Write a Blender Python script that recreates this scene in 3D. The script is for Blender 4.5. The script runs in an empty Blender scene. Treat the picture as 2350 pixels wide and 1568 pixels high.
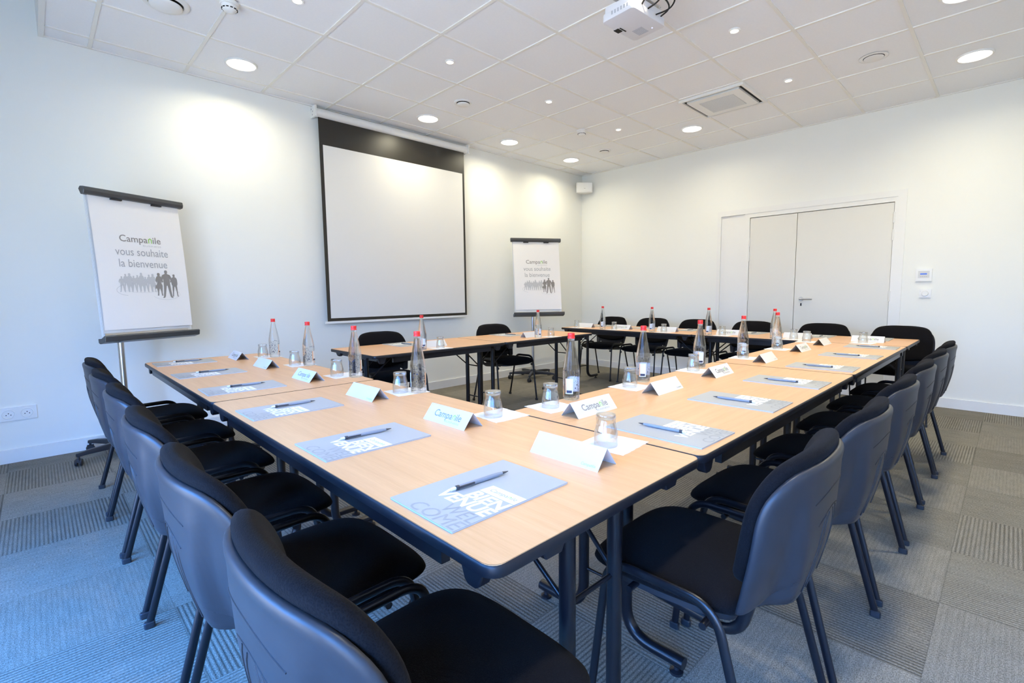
import bpy, bmesh, math, random
from mathutils import Vector, Matrix
random.seed(4)
R = math.radians
PI = math.pi
SC = bpy.context.scene
COL = SC.collection

# ------------------------------------------------------------------ camera
def make_camera():
    F, CX, CY = 1118.38, 1196.4, 783.3
    yaw, pitch, roll = 0.7897, 0.0978, -0.0097
    fw = Vector((math.cos(yaw)*math.cos(pitch), math.sin(yaw)*math.cos(pitch), -math.sin(pitch)))
    rt = Vector((math.sin(yaw), -math.cos(yaw), 0))
    up = rt.cross(fw)
    r2 = rt*math.cos(roll) + up*math.sin(roll)
    u2 = up*math.cos(roll) - rt*math.sin(roll)
    cam = bpy.data.cameras.new('camera')
    ob = bpy.data.objects.new('camera', cam)
    COL.objects.link(ob)
    m = Matrix((r2, u2, -fw)).transposed().to_4x4()
    m.translation = Vector((-6.4243, -5.0489, 1.187))
    ob.matrix_world = m
    cam.sensor_fit = 'HORIZONTAL'
    cam.sensor_width = 36
    cam.lens = 36*F/2350
    cam.shift_x = -(CX-1175)/2350
    cam.shift_y = (CY-784)/2350
    cam.clip_start = 0.02
    SC.camera = ob
make_camera()

# ------------------------------------------------------------------ world, exposure
W = bpy.data.worlds.new('sky')
SC.world = W
W.use_nodes = True
def build_sky():
    # clear blue sky above the horizon, pale paving below it
    t = W.node_tree
    tc = t.nodes.new('ShaderNodeTexCoord'); sp = t.nodes.new('ShaderNodeSeparateXYZ'); cr = t.nodes.new('ShaderNodeValToRGB')
    mp = t.nodes.new('ShaderNodeMapRange'); mp.inputs[1].default_value = -0.05; mp.inputs[2].default_value = 0.48
    t.links.new(tc.outputs['Generated'], sp.inputs[0]); t.links.new(sp.outputs[2], mp.inputs[0]); t.links.new(mp.outputs[0], cr.inputs[0])
    cr.color_ramp.elements[0].color = (0.155, 0.175, 0.195, 1); cr.color_ramp.elements[1].color = (0.055, 0.31, 1.0, 1)
    t.links.new(cr.outputs[0], t.nodes['Background'].inputs[0])
    t.nodes['Background'].inputs[1].default_value = 36.0
build_sky()
SC.view_settings.view_transform = 'Standard'
SC.view_settings.look = 'None'
SC.view_settings.gamma = 1
SC.view_settings.use_curve_mapping = False
SC.view_settings.exposure = 0.25
SC.cycles.use_denoising = True
SC.cycles.max_bounces = 9
SC.cycles.transmission_bounces = 8
SC.cycles.use_adaptive_sampling = True
SC.cycles.adaptive_threshold = 0.03
SC.cycles.transparent_max_bounces = 16
SC.cycles.sample_clamp_indirect = 6
BIG_W, WALL_W, SPOT_W = 18.0, 7.0, 20.0
LAMP_COL = (1.0, 0.92, 0.67)
SPOT_COL = (1.0, 0.86, 0.64)

# ------------------------------------------------------------------ dimensions
H = 3.06                      # ceiling
TZ = 0.74                     # table top
EX = -6.24                    # ceiling edge by the window bay
XL, YF = -7.75, -7.3          # window wall, wall behind the camera
HB = 3.45                     # bay ceiling

# ------------------------------------------------------------------ materials
def mat(name, col, rough=0.6, metal=0.0, spec=0.5, **kw):
    m = bpy.data.materials.new(name)
    m.use_nodes = True
    b = m.node_tree.nodes['Principled BSDF']
    b.inputs['Base Color'].default_value = (*col, 1)
    b.inputs['Roughness'].default_value = rough
    b.inputs['Metallic'].default_value = metal
    b.inputs['Specular IOR Level'].default_value = spec
    for k, v in kw.items():
        b.inputs[k.replace('_', ' ')].default_value = v
    return m

class NT:
    def __init__(s, m):
        s.t = m.node_tree
        s.b = s.t.nodes['Principled BSDF']
    def n(s, ty, **kw):
        q = s.t.nodes.new(ty)
        for k, v in kw.items():
            setattr(q, k, v)
        return q
    def l(s, a, b):
        s.t.links.new(a, b)
    def val(s, sock, v):
        if isinstance(v, (int, float)):
            sock.default_value = v
        elif isinstance(v, tuple):
            sock.default_value = v
        else:
            s.l(v, sock)
    def m(s, op, a, b=0.0, c=0.0):
        q = s.n('ShaderNodeMath', operation=op)
        s.val(q.inputs[0], a); s.val(q.inputs[1], b); s.val(q.inputs[2], c)
        return q.outputs[0]
    def mix(s, f, a, b):
        q = s.n('ShaderNodeMix', data_type='RGBA')
        s.val(q.inputs[0], f); s.val(q.inputs[6], a); s.val(q.inputs[7], b)
        return q.outputs[2]
    def noise(s, vec, scale, detail=3, rough=0.5):
        q = s.n('ShaderNodeTexNoise')
        s.l(vec, q.inputs['Vector'])
        q.inputs['Scale'].default_value = scale
        q.inputs['Detail'].default_value = detail
        q.inputs['Roughness'].default_value = rough
        return q.outputs[0]
    def bump(s, h, strength=0.3, dist=0.002):
        q = s.n('ShaderNodeBump')
        s.l(h, q.inputs['Height'])
        q.inputs['Strength'].default_value = strength
        q.inputs['Distance'].default_value = dist
        s.l(q.outputs[0], s.b.inputs['Normal'])
    def mapping(s, scale):
        tc = s.n('ShaderNodeTexCoord')
        mp = s.n('ShaderNodeMapping')
        mp.inputs['Scale'].default_value = scale
        s.l(tc.outputs['Object'], mp.inputs[0])
        return mp.outputs[0]

def m_wall(name, col):
    m = mat(name, col, 0.75, spec=0.2)
    t = NT(m)
    v = t.mapping((1, 1, 1))
    n = t.noise(v, 90, 2)
    t.bump(n, 0.06, 0.001)
    return m

def m_wood():
    m = mat('beech_laminate', (0.72, 0.43, 0.22), 0.34, spec=0.45)
    t = NT(m)
    v = t.mapping((1.2, 26, 26))
    a = t.noise(v, 1.5, 5, 0.6)
    v2 = t.mapping((6, 120, 120))
    b = t.noise(v2, 2.0, 3, 0.6)
    f = t.m('ADD', t.m('MULTIPLY', a, 0.65), t.m('MULTIPLY', b, 0.35))
    r = t.n('ShaderNodeMapRange')
    t.l(f, r.inputs[0]); r.inputs[1].default_value = 0.35; r.inputs[2].default_value = 0.65
    c = t.mix(r.outputs[0], (0.67, 0.365, 0.170, 1), (0.76, 0.44, 0.220, 1))
    t.l(c, t.b.inputs['Base Color'])
    return m

def m_carpet():
    m = mat('carpet_tiles', (0.2, 0.2, 0.18), 0.95, spec=0.1)
    t = NT(m)
    tc = t.n('ShaderNodeTexCoord')
    sp = t.n('ShaderNodeSeparateXYZ')
    t.l(tc.outputs['Object'], sp.inputs[0])
    S = 0.516
    x = t.m('DIVIDE', t.m('ADD', sp.outputs[0], 4.07+20*S), S)
    y = t.m('DIVIDE', t.m('ADD', sp.outputs[1], 1.309+20*S), S)
    ix = t.m('FLOOR', x); iy = t.m('FLOOR', y)
    par = t.m('MODULO', t.m('ADD', ix, iy), 2.0)
    # random number of each tile
    cb = t.n('ShaderNodeCombineXYZ'); t.l(ix, cb.inputs[0]); t.l(iy, cb.inputs[1])
    wn = t.n('ShaderNodeTexWhiteNoise'); t.l(cb.outputs[0], wn.inputs[0])
    rnd = wn.outputs[0]
    # coordinate across and along the ribs
    inv = t.m('SUBTRACT', 1.0, par)
    u = t.m('ADD', t.m('MULTIPLY', sp.outputs[0], inv), t.m('MULTIPLY', sp.outputs[1], par))
    w = t.m('ADD', t.m('MULTIPLY', sp.outputs[1], inv), t.m('MULTIPLY', sp.outputs[0], par))
    rib = t.m('SINE', t.m('MULTIPLY', u, 2*PI/0.0155))
    rib = t.m('MULTIPLY', t.m('ADD', rib, 1.0), 0.5)
    rib = t.m('POWER', rib, 0.6)
    # ribs strong on some tiles only, and fading within a tile
    c2 = t.n('ShaderNodeCombineXYZ')
    t.l(t.m('MULTIPLY', u, 5.0), c2.inputs[0]); t.l(t.m('MULTIPLY', w, 1.2), c2.inputs[1]); t.l(t.m('MULTIPLY', rnd, 40.0), c2.inputs[2])
    patch = t.noise(c2.outputs[0], 1.3, 2)
    strong = t.m('MULTIPLY', t.m('GREATER_THAN', t.m('ADD', t.m('MULTIPLY', par, -0.45), rnd), 0.12), 1.0)
    amt = t.m('ADD', 0.12, t.m('MULTIPLY', strong, t.m('MULTIPLY', 0.75, patch)))
    # streaks along the ribs and yarn speckle
    c3 = t.n('ShaderNodeCombineXYZ')
    t.l(t.m('MULTIPLY', u, 55.0), c3.inputs[0]); t.l(t.m('MULTIPLY', w, 11.0), c3.inputs[1])
    streak = t.noise(c3.outputs[0], 1.0, 3)
    c4 = t.n('ShaderNodeCombineXYZ')
    t.l(t.m('MULTIPLY', u, 330.0), c4.inputs[0]); t.l(t.m('MULTIPLY', w, 150.0), c4.inputs[1])
    speck = t.noise(c4.outputs[0], 1.0, 2)
    base = t.mix(rnd, (0.192, 0.176, 0.145, 1), (0.252, 0.233, 0.192, 1))
    base = t.mix(t.m('MULTIPLY', par, 0.35), base, (0.228, 0.212, 0.180, 1))
    k = t.m('ADD', -0.30, t.m('ADD', t.m('MULTIPLY', streak, 0.55), t.m('MULTIPLY', speck, 2.3)))
    k = t.m('MULTIPLY', k, t.m('SUBTRACT', 1.0, t.m('MULTIPLY', amt, t.m('SUBTRACT', 1.0, rib))))
    # thin seams
    fx = t.m('ABSOLUTE', t.m('SUBTRACT', t.m('FRACT', x), 0.5)); fy = t.m('ABSOLUTE', t.m('SUBTRACT', t.m('FRACT', y), 0.5))
    seam = t.m('GREATER_THAN', t.m('MAXIMUM', fx, fy), 0.4965)
    k = t.m('MULTIPLY', k, t.m('SUBTRACT', 1.0, t.m('MULTIPLY', seam, 0.25)))
    q = t.n('ShaderNodeMix', data_type='RGBA', blend_type='MULTIPLY')
    q.inputs[0].default_value = 1
    t.l(base, q.inputs[6])
    ck = t.n('ShaderNodeCombineColor'); t.l(k, ck.inputs[0]); t.l(k, ck.inputs[1]); t.l(k, ck.inputs[2])
    t.l(ck.outputs[0], q.inputs[7])
    t.l(q.outputs[2], t.b.inputs['Base Color'])
    h = t.m('ADD', t.m('MULTIPLY', rib, amt), t.m('MULTIPLY', speck, 0.4))
    t.bump(h, 0.6, 0.003)
    return m

def m_fabric(name, c1, c2):
    m = mat(name, c1, 0.95, spec=0.08)
    t = NT(m)
    b = t.b
    b.inputs['Sheen Weight'].default_value = 0.02
    b.inputs['Sheen Roughness'].default_value = 0.5
    v = t.mapping((1, 1, 1))
    wv = t.n('ShaderNodeTexVoronoi'); t.l(v, wv.inputs['Vector']); wv.inputs['Scale'].default_value = 420
    c = t.mix(wv.outputs[0], (*c1, 1), (*c2, 1))
    t.l(c, b.inputs['Base Color'])
    t.bump(wv.outputs[0], 0.5, 0.001)
    return m

def m_tile():
    m = mat('ceiling_tile', (0.80, 0.78, 0.74), 0.9, spec=0.1)
    t = NT(m)
    v = t.mapping((1, 1, 1))
    n = t.noise(v, 60, 4)
    c = t.mix(n, (0.88, 0.885, 0.89, 1), (0.93, 0.935, 0.94, 1))
    t.l(c, t.b.inputs['Base Color'])
    return m

def m_emit(name, col, s):
    m = bpy.data.materials.new(name); m.use_nodes = True
    t = m.node_tree
    t.nodes.remove(t.nodes['Principled BSDF'])
    e = t.nodes.new('ShaderNodeEmission')
    e.inputs[0].default_value = (*col, 1); e.inputs[1].default_value = s
    t.links.new(e.outputs[0], t.nodes['Material Output'].inputs[0])
    return m

def m_thin_glass():
    m = bpy.data.materials.new('tumbler_glass'); m.use_nodes = True
    t = m.node_tree
    t.nodes.remove(t.nodes['Principled BSDF'])
    tr = t.nodes.new('ShaderNodeBsdfTransparent'); tr.inputs[0].default_value = (0.97, 0.98, 0.98, 1)
    gl = t.nodes.new('ShaderNodeBsdfGlossy'); gl.inputs['Roughness'].default_value = 0.02
    lw = t.nodes.new('ShaderNodeLayerWeight'); lw.inputs[0].default_value = 0.28
    mp = t.nodes.new('ShaderNodeMapRange'); mp.inputs[3].default_value = 0.05; mp.inputs[4].default_value = 0.75
    t.links.new(lw.outputs['Facing'], mp.inputs[0])
    mx = t.nodes.new('ShaderNodeMixShader')
    t.links.new(mp.outputs[0], mx.inputs[0]); t.links.new(tr.outputs[0], mx.inputs[1]); t.links.new(gl.outputs[0], mx.inputs[2])
    t.links.new(mx.outputs[0], t.nodes['Material Output'].inputs[0])
    return m

def m_bottle():
    # clear bottle wall: part straight-through, part refracting
    m = mat('bottle_glass', (0.98, 0.99, 0.99), 0.0, Transmission_Weight=1.0, IOR=1.36)
    t = m.node_tree
    tr = t.nodes.new('ShaderNodeBsdfTransparent')
    mx = t.nodes.new('ShaderNodeMixShader'); mx.inputs[0].default_value = 0.42
    t.links.new(t.nodes['Principled BSDF'].outputs[0], mx.inputs[1]); t.links.new(tr.outputs[0], mx.inputs[2])
    t.links.new(mx.outputs[0], t.nodes['Material Output'].inputs[0])
    return m

M = dict(
    wall=m_wall('white_wall_paint', (0.865, 0.862, 0.805)),
    tile=m_tile(),
    grid=mat('ceiling_grid_metal', (0.86, 0.84, 0.78), 0.5),
    white=mat('white_plastic', (0.84, 0.83, 0.80), 0.4),
    trim=mat('white_trim_paint', (0.84, 0.83, 0.79), 0.45),
    door=mat('door_paint', (0.77, 0.75, 0.68), 0.5),
    carpet=m_carpet(),
    wood=m_wood(),
    edge=mat('black_edge_rubber', (0.012, 0.012, 0.016), 0.42, spec=0.4),
    metal=mat('black_painted_steel', (0.007, 0.007, 0.010), 0.30, spec=0.45),
    plastic=mat('chair_shell_plastic', (0.025, 0.026, 0.032), 0.42, spec=0.42),
    groove=mat('moulded_line', (0.012, 0.012, 0.015), 0.6),
    fabric=m_fabric('black_seat_fabric', (0.0032, 0.0031, 0.004), (0.011, 0.010, 0.011)),
    dark=mat('dark_gap', (0.01, 0.01, 0.01), 0.8),
    paper=mat('white_card', (0.69, 0.69, 0.68), 0.7, spec=0.2),
    napkin=mat('paper_napkin', (0.82, 0.81, 0.82), 0.9, spec=0.1),
    folder=mat('grey_folder_cover', (0.41, 0.412, 0.40), 0.38),
    fgrey=mat('folder_grey_print', (0.315, 0.32, 0.32), 0.4),
    fwhite=mat('white_print', (0.90, 0.90, 0.90), 0.5),
    ink=mat('grey_print', (0.22, 0.22, 0.22), 0.6),
    ink2=mat('light_grey_print', (0.40, 0.395, 0.39), 0.6),
    ink3=mat('pale_grey_print', (0.55, 0.545, 0.53), 0.6),
    brown=mat('taupe_print', (0.27, 0.245, 0.22), 0.6),
    green=mat('green_print', (0.32, 0.62, 0.10), 0.6),
    pen=mat('pen_barrel', (0.26, 0.28, 0.32), 0.35),
    pen2=mat('pen_dark', (0.05, 0.05, 0.055), 0.4),
    red=mat('red_cap', (0.78, 0.03, 0.025), 0.4),
    tumbler=m_thin_glass(),
    bottle=m_bottle(),
    blue=mat('label_blue', (0.035, 0.045, 0.09), 0.5),
    orange=mat('label_orange', (0.85, 0.45, 0.22), 0.5),
    labelw=mat('label_white', (0.80, 0.83, 0.88), 0.5),
    screen=mat('screen_fabric', (0.76, 0.75, 0.72), 0.6),
    screenb=mat('screen_black_border', (0.022, 0.020, 0.016), 0.38),
    chrome=mat('satin_metal', (0.62, 0.62, 0.62), 0.28, metal=1.0),
    rail=mat('charcoal_rail', (0.085, 0.088, 0.09), 0.33, metal=0.35),
    board=mat('whiteboard', (0.82, 0.82, 0.80), 0.25),
    sheet=mat('flipchart_paper', (0.86, 0.835, 0.80), 0.45),
    lamp=m_emit('downlight_lens', (1.0, 0.95, 0.84), 6.0),
    spot=m_emit('spot_lens', (1.0, 0.90, 0.72), 9.0),
    mesh=mat('grille_grey', (0.50, 0.48, 0.44), 0.7),
    proj=mat('projector_case', (0.74, 0.73, 0.75), 0.4),
    proj2=mat('projector_grey', (0.42, 0.42, 0.45), 0.5),
    led=m_emit('blue_led', (0.3, 0.4, 1.0), 3.0),
    lcd=mat('lcd_blue', (0.10, 0.20, 0.72), 0.3),
    pane=None,
)
def m_pane():
    m = bpy.data.materials.new('window_glass'); m.use_nodes = True
    t = m.node_tree
    t.nodes.remove(t.nodes['Principled BSDF'])
    tr = t.nodes.new('ShaderNodeBsdfTransparent')
    gl = t.nodes.new('ShaderNodeBsdfGlossy'); gl.inputs['Roughness'].default_value = 0.0
    mx = t.nodes.new('ShaderNodeMixShader'); mx.inputs[0].default_value = 0.06
    t.links.new(tr.outputs[0], mx.inputs[1]); t.links.new(gl.outputs[0], mx.inputs[2])
    t.links.new(mx.outputs[0], t.nodes['Material Output'].inputs[0])
    return m
M['pane'] = m_pane()

# ------------------------------------------------------------------ mesh helpers
def BM():
    return bmesh.new()

def box(bm, x0, x1, y0, y1, z0, z1, mi=0, mtx=None):
    vs = [bm.verts.new((x, y, z)) for z in (z0, z1) for y in (y0, y1) for x in (x0, x1)]
    if mtx is not None:
        for v in vs:
            v.co = mtx @ v.co
    for f in ((0, 2, 3, 1), (4, 5, 7, 6), (0, 1, 5, 4), (2, 6, 7, 3), (0, 4, 6, 2), (1, 3, 7, 5)):
        fc = bm.faces.new([vs[i] for i in f]); fc.material_index = mi
    return vs

def bevel(bm, w, seg=2):
    bmesh.ops.bevel(bm, geom=[e for e in bm.edges if e.is_manifold and e.calc_face_angle(0) > 0.6], offset=w, segments=seg, affect='EDGES', profile=0.5)

def prism(bm, pts, z0, z1, mi=0, axis='z'):
    """extrude a polygon; axis names the extrusion direction, pts are the other two coordinates"""
    def P(a, b, c):
        return {'z': (a, b, c), 'y': (a, c, b), 'x': (c, a, b)}[axis]
    lo = [bm.verts.new(P(a, b, z0)) for a, b in pts]
    hi = [bm.verts.new(P(a, b, z1)) for a, b in pts]
    n = len(pts)
    fs = [bm.faces.new(lo[::-1]), bm.faces.new(hi)]
    for i in range(n):
        fs.append(bm.faces.new((lo[i], lo[(i+1) % n], hi[(i+1) % n], hi[i])))
    for f in fs:
        f.material_index = mi
    bmesh.ops.recalc_face_normals(bm, faces=fs)

def rounded_rect(x0, x1, y0, y1, r, n=6):
    out = []
    for cx, cy, a0 in ((x1-r, y1-r, 0), (x0+r, y1-r, 90), (x0+r, y0+r, 180), (x1-r, y0+r, 270)):
        for i in range(n+1):
            a = R(a0+90*i/n)
            out.append((cx+r*math.cos(a), cy+r*math.sin(a)))
    return out

def fillet(pts, r, n=6):
    """round the inner corners of a 3D polyline"""
    pts = [Vector(p) for p in pts]
    out = [pts[0]]
    for i in range(1, len(pts)-1):
        a, b, c = pts[i-1], pts[i], pts[i+1]
        d1, d2 = (a-b), (c-b)
        rr = min(r, d1.length*0.49, d2.length*0.49)
        p, q = b+d1.normalized()*rr, b+d2.normalized()*rr
        for k in range(n+1):
            t = k/n
            out.append((1-t)**2*p+2*t*(1-t)*b+t*t*q)
    out.append(pts[-1])
    return out

def tube(bm, pts, ra, rb=None, side=None, n=10, mi=0):
    """sweep an ellipse (ra along `side`, rb across) down a path"""
    rb = rb or ra
    pts = [Vector(p) for p in pts]
    rings = []
    prev = None
    for i, p in enumerate(pts):
        t = (pts[min(i+1, len(pts)-1)]-pts[max(i-1, 0)]).normalized()
        if side is not None:
            s = Vector(side)
            s = (s-t*s.dot(t)).normalized()
        else:
            if prev is None:
                s = Vector((0, 0, 1)) if abs(t.z) < 0.9 else Vector((1, 0, 0))
            else:
                s = prev
            s = (s-t*s.dot(t)).normalized()
            prev = s
        b = t.cross(s)
        rings.append([bm.verts.new(p+s*ra*math.cos(2*PI*k/n)+b*rb*math.sin(2*PI*k/n)) for k in range(n)])
    fs = []
    for a, b in zip(rings, rings[1:]):
        for k in range(n):
            fs.append(bm.faces.new((a[k], a[(k+1) % n], b[(k+1) % n], b[k])))
    fs.append(bm.faces.new(rings[0][::-1])); fs.append(bm.faces.new(rings[-1]))
    for f in fs:
        f.material_index = mi
    bmesh.ops.recalc_face_normals(bm, faces=fs)

def lathe(bm, prof, n=24, mi=0, cap=True, flute=None):
    rings = []
    for (r, z) in prof:
        ring = []
        for k in range(n):
            a = 2*PI*k/n
            rr = r
            if flute:
                rr = r*(1+flute(z)*math.cos(a*10))
            ring.append(bm.verts.new((rr*math.cos(a), rr*math.sin(a), z)))
        rings.append(ring)
    fs = []
    for a, b in zip(rings, rings[1:]):
        for k in range(n):
            fs.append(bm.faces.new((a[k], a[(k+1) % n], b[(k+1) % n], b[k])))
    if cap:
        fs.append(bm.faces.new(rings[0][::-1])); fs.append(bm.faces.new(rings[-1]))
    for f in fs:
        f.material_index = mi
    bmesh.ops.recalc_face_normals(bm, faces=fs)

def xf(bm, m):
    bmesh.ops.transform(bm, matrix=m, verts=bm.verts)

def obj(name, bm, mats, parent=None, smooth=None, loc=None):
    me = bpy.data.meshes.new(name)
    bm.to_mesh(me)
    bm.free()
    for k in (mats if isinstance(mats, (list, tuple)) else [mats]):
        me.materials.append(M[k])
    if smooth is not None:
        for p in me.polygons:
            p.use_smooth = True
        if smooth < 180:
            me.set_sharp_from_angle(angle=R(smooth))
    o = bpy.data.objects.new(name, me)
    COL.objects.link(o)
    if parent:
        o.parent = parent
    if loc:
        o.location = loc
    return o

def tag(o, label, cat, group=None):
    o['label'] = label
    o['category'] = cat
    if group:
        o['group'] = group
    return o

def thing(name, label, cat, loc=(0, 0, 0), rz=0, group=None):
    o = bpy.data.objects.new(name, None)
    o.empty_display_size = 0.1
    COL.objects.link(o)
    o.location = loc
    o.rotation_euler = (0, 0, rz)
    return tag(o, label, cat, group)

def dup(root, loc, rz, label, group=None):
    r = root.copy(); COL.objects.link(r)
    r.location = loc; r.rotation_euler = (0, 0, rz)
    r['label'] = label
    if group:
        r['group'] = group
    for ch in list(root.children):
        c = ch.copy(); COL.objects.link(c); c.parent = r
        for g in list(ch.children):
            d = g.copy(); COL.objects.link(d); d.parent = c
    return r

def struct(name, bm, mats, parent=None, smooth=None):
    o = obj(name, bm, mats, parent, smooth)
    if not parent:
        o['kind'] = 'structure'
    return o

# text as mesh, cached -------------------------------------------------------
_tc = {}
def text_geo(s, shear=0.0, bold=0.0):
    key = (s, shear, bold)
    if key not in _tc:
        cu = bpy.data.curves.new('t', 'FONT')
        cu.body = s
        cu.size = 1.0
        cu.shear = shear
        cu.offset = bold
        cu.resolution_u = 3
        o = bpy.data.objects.new('t', cu)
        COL.objects.link(o)
        bpy.context.view_layer.update()
        me = o.evaluated_get(bpy.context.evaluated_depsgraph_get()).to_mesh()
        vs = [tuple(v.co) for v in me.vertices]
        fs = [tuple(p.vertices) for p in me.polygons]
        bpy.data.objects.remove(o)
        bpy.data.curves.remove(cu)
        x0, x1 = min(v[0] for v in vs), max(v[0] for v in vs)
        _tc[key] = ([(v[0]-x0, v[1]) for v in vs], fs, x1-x0)
    return _tc[key]

def put_text(bm, s, x, y, size, mi=0, width=None, shear=0.0, bold=0.0, align='L', z=0.0):
    """flat text in the XY plane (x right, y up); returns its width"""
    vs, fs, w = text_geo(s, shear, bold)
    sx = size if width is None else width/w
    ww = w*sx
    if align == 'C': x -= ww/2
    if align == 'R': x -= ww
    nv = [bm.verts.new((x+a*sx, y+b*size, z)) for a, b in vs]
    for f in fs:
        try:
            fc = bm.faces.new([nv[i] for i in f]); fc.material_index = mi
        except ValueError:
            pass
    return ww

def logo(bm, x, y, w, gi=0, gr=1):
    """the word Campanile with a green n; bottom-left at x, y, total width w"""
    a = text_geo('Campa')[2]; n = text_geo('n')[2]; c = text_geo('ile')[2]
    g = 0.085
    s = w/(a+n+c+2*g)
    put_text(bm, 'Campa', x, y, s, gi, bold=0.006)
    # the green n is drawn as a small gable
    nx = x+(a+g)*s
    t = 0.085*s
    nw, nh = n*s, 0.56*s
    pts = [(0, 0), (t, 0), (t, nh*.62), (nw/2, nh*.80), (nw-t, nh*.62), (nw-t, 0), (nw, 0), (nw, nh*.74), (nw/2, nh*1.02), (0, nh*.74)]
    vs = [bm.verts.new((nx+p, y+q, 0)) for p, q in pts]
    for q in ((0, 1, 2, 9), (9, 2, 3, 8), (8, 3, 4, 7), (7, 4, 5, 6)):
        f = bm.faces.new([vs[i] for i in q]); f.material_index = gr
    put_text(bm, 'ile', x+(a+n+2*g)*s, y, s, gi, bold=0.006)
    return s

def frame_mtx(origin, right, up):
    r = Vector(right).normalized(); u = Vector(up).normalized(); n = r.cross(u)
    m = Matrix((r, u, n)).transposed().to_4x4()
    m.translation = Vector(origin)
    return m

# ================================================================== ROOM
bm = BM(); box(bm, XL-.2, 0.2, YF-.2, 0.2, -0.12, 0.0)
struct('floor', bm, 'carpet')
bm = BM(); box(bm, XL-.2, 0.2, 0.0, 0.2, 0, HB+.1)
struct('wall_back', bm, 'wall')
bm = BM(); box(bm, XL-.2, 0.0, YF-.2, YF, 0, HB+.1)
struct('wall_front', bm, 'wall')
# right wall with an opening for the double door
D0, D1, DT = -4.215, -2.255, 2.216
bm = BM()
box(bm, 0, 0.2, YF-.2, D0, 0, HB+.1)
box(bm, 0, 0.2, D1, 0.0, 0, HB+.1)
box(bm, 0, 0.2, D0, D1, DT, HB+.1)
box(bm, 0.12, 0.2, D0, D1, 0, DT)
struct('wall_right', bm, 'wall')
# window wall, out of the picture on the left
WY = [(-6.9, -4.75), (-4.45, -2.30)]
WZ = (0.06, 2.25)
bm = BM()
ys = [YF-.2] + [v for w in WY for v in w] + [0.0]
for i in range(0, len(ys), 2):
    box(bm, XL-.2, XL, ys[i], ys[i+1], 0, HB+.1)
for a, b in WY:
    box(bm, XL-.2, XL, a, b, 0, WZ[0]); box(bm, XL-.2, XL, a, b, WZ[1], HB+.1)
struct('wall_left', bm, 'wall')
for i, (a, b) in enumerate(WY):
    bm = BM()
    mid = (a+b)/2
    for (p, q) in ((a, a+.06), (b-.06, b), (mid-.04, mid+.04)):
        box(bm, XL-.13, XL-.05, p, q, *WZ)
    for (p, q) in ((WZ[0], WZ[0]+.06), (WZ[1]-.06, WZ[1])):
        box(bm, XL-.13, XL-.05, a, b, p, q)
    w = struct('window_%d' % (i+1), bm, 'trim')
    bm = BM(); box(bm, XL-.095, XL-.085, a+.05, b-.05, WZ[0]+.05, WZ[1]-.05)
    obj('pane', bm, 'pane', w)

# suspended ceiling: tiles and exposed grid, and the higher bay ceiling
GX, GY = -2.9936, -0.8048
bm = BM(); box(bm, EX, 0.0, YF, 0.0, H+.006, H+.12)
ceil = struct('ceiling', bm, 'tile')
bm = BM()
g = 0.0115
xs = [GX+.6*k for k in range(-6, 6)]
xs = [x for x in xs if EX+.02 < x < -.05]
yy = [GY-.6*k for k in range(-1, 12)]
yy = [y for y in yy if YF+.05 < y < -.05]
for x in xs:
    box(bm, x-g, x+g, YF, 0, H-.001, H+.007)
for y in yy:
    box(bm, EX, 0, y-g, y+g, H-.0014, H+.007)
box(bm, EX, 0, -.022, 0, H-.002, H+.007)
box(bm, -.022, 0, YF, 0, H-.002, H+.007)
obj('ceiling_grid', bm, 'grid', ceil)
bm = BM(); box(bm, EX-.03, EX+.001, YF, 0, H-.004, HB)
obj('ceiling_edge_fascia', bm, 'trim', ceil)
bm = BM(); box(bm, XL, EX, YF, 0.0, HB, HB+.1)
struct('ceiling_bay', bm, 'wall')

def baseboard(name, x0, x1, y0, y1):
    bm = BM(); box(bm, x0, x1, y0, y1, 0, 0.098)
    bevel(bm, 0.003, 1)
    struct(name, bm, 'trim')
baseboard('baseboard_back', XL, 0, -.014, 0)
baseboard('baseboard_right', -.014, 0, D1, -.014)
baseboard('baseboard_right.001', -.014, 0, YF, D0)
baseboard('baseboard_front', XL, -.014, YF, YF+.014)

# double door -----------------------------------------------------------------
bm = BM()
box(bm, -.012, .02, D0, D0+.075, 0, DT); box(bm, -.012, .02, D1-.045, D1, 0, DT); box(bm, -.012, .02, D0+.075, D1-.045, DT-.065, DT)
box(bm, -.006, .06, D0+.075, D0+.1, 0, DT-.065)
box(bm, -.006, .06, -2.66, -2.60, 0, DT-.065)
box(bm, -.006, .06, D0+.1, -2.66, DT-.115, DT-.065)
bevel(bm, 0.002, 1)
struct('trim_1', bm, 'trim')
bm = BM(); box(bm, .012, .05, -2.60, D1-.045, 0, DT-.066)
struct('trim_2', bm, 'trim')
L0, L1, LM, LT = D0+.104, -2.664, -3.197, DT-.121
def hinges(par, y, zs):
    for z in zs:
        bm = BM(); lathe(bm, [(.009, -.055), (.009, .055)], 12); xf(bm, Matrix.Translation((-.004, y, z)))
        obj('hinge', bm, 'trim', par, 40)
bm = BM(); box(bm, .004, .045, LM+.003, L1, 0.006, LT); bevel(bm, .002, 1)
d1 = struct('door_1', bm, 'door')
hinges(d1, L1+.004, (0.25, 1.12, 1.62, 1.80))
bm = BM(); box(bm, .004, .045, L0, LM-.003, 0.006, LT); bevel(bm, .002, 1)
d2 = struct('door_2', bm, 'door')
hinges(d2, L0-.004, (0.25, 1.12, 1.76, 1.94))
bm = BM(); box(bm, .02, .03, LM-.0035, LM+.0035, .01, LT)
obj('door_gap', bm, 'dark', d2)
bm = BM()
tube(bm, [(.004, -3.275, 1.09), (-.05, -3.275, 1.09)], .009)
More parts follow.
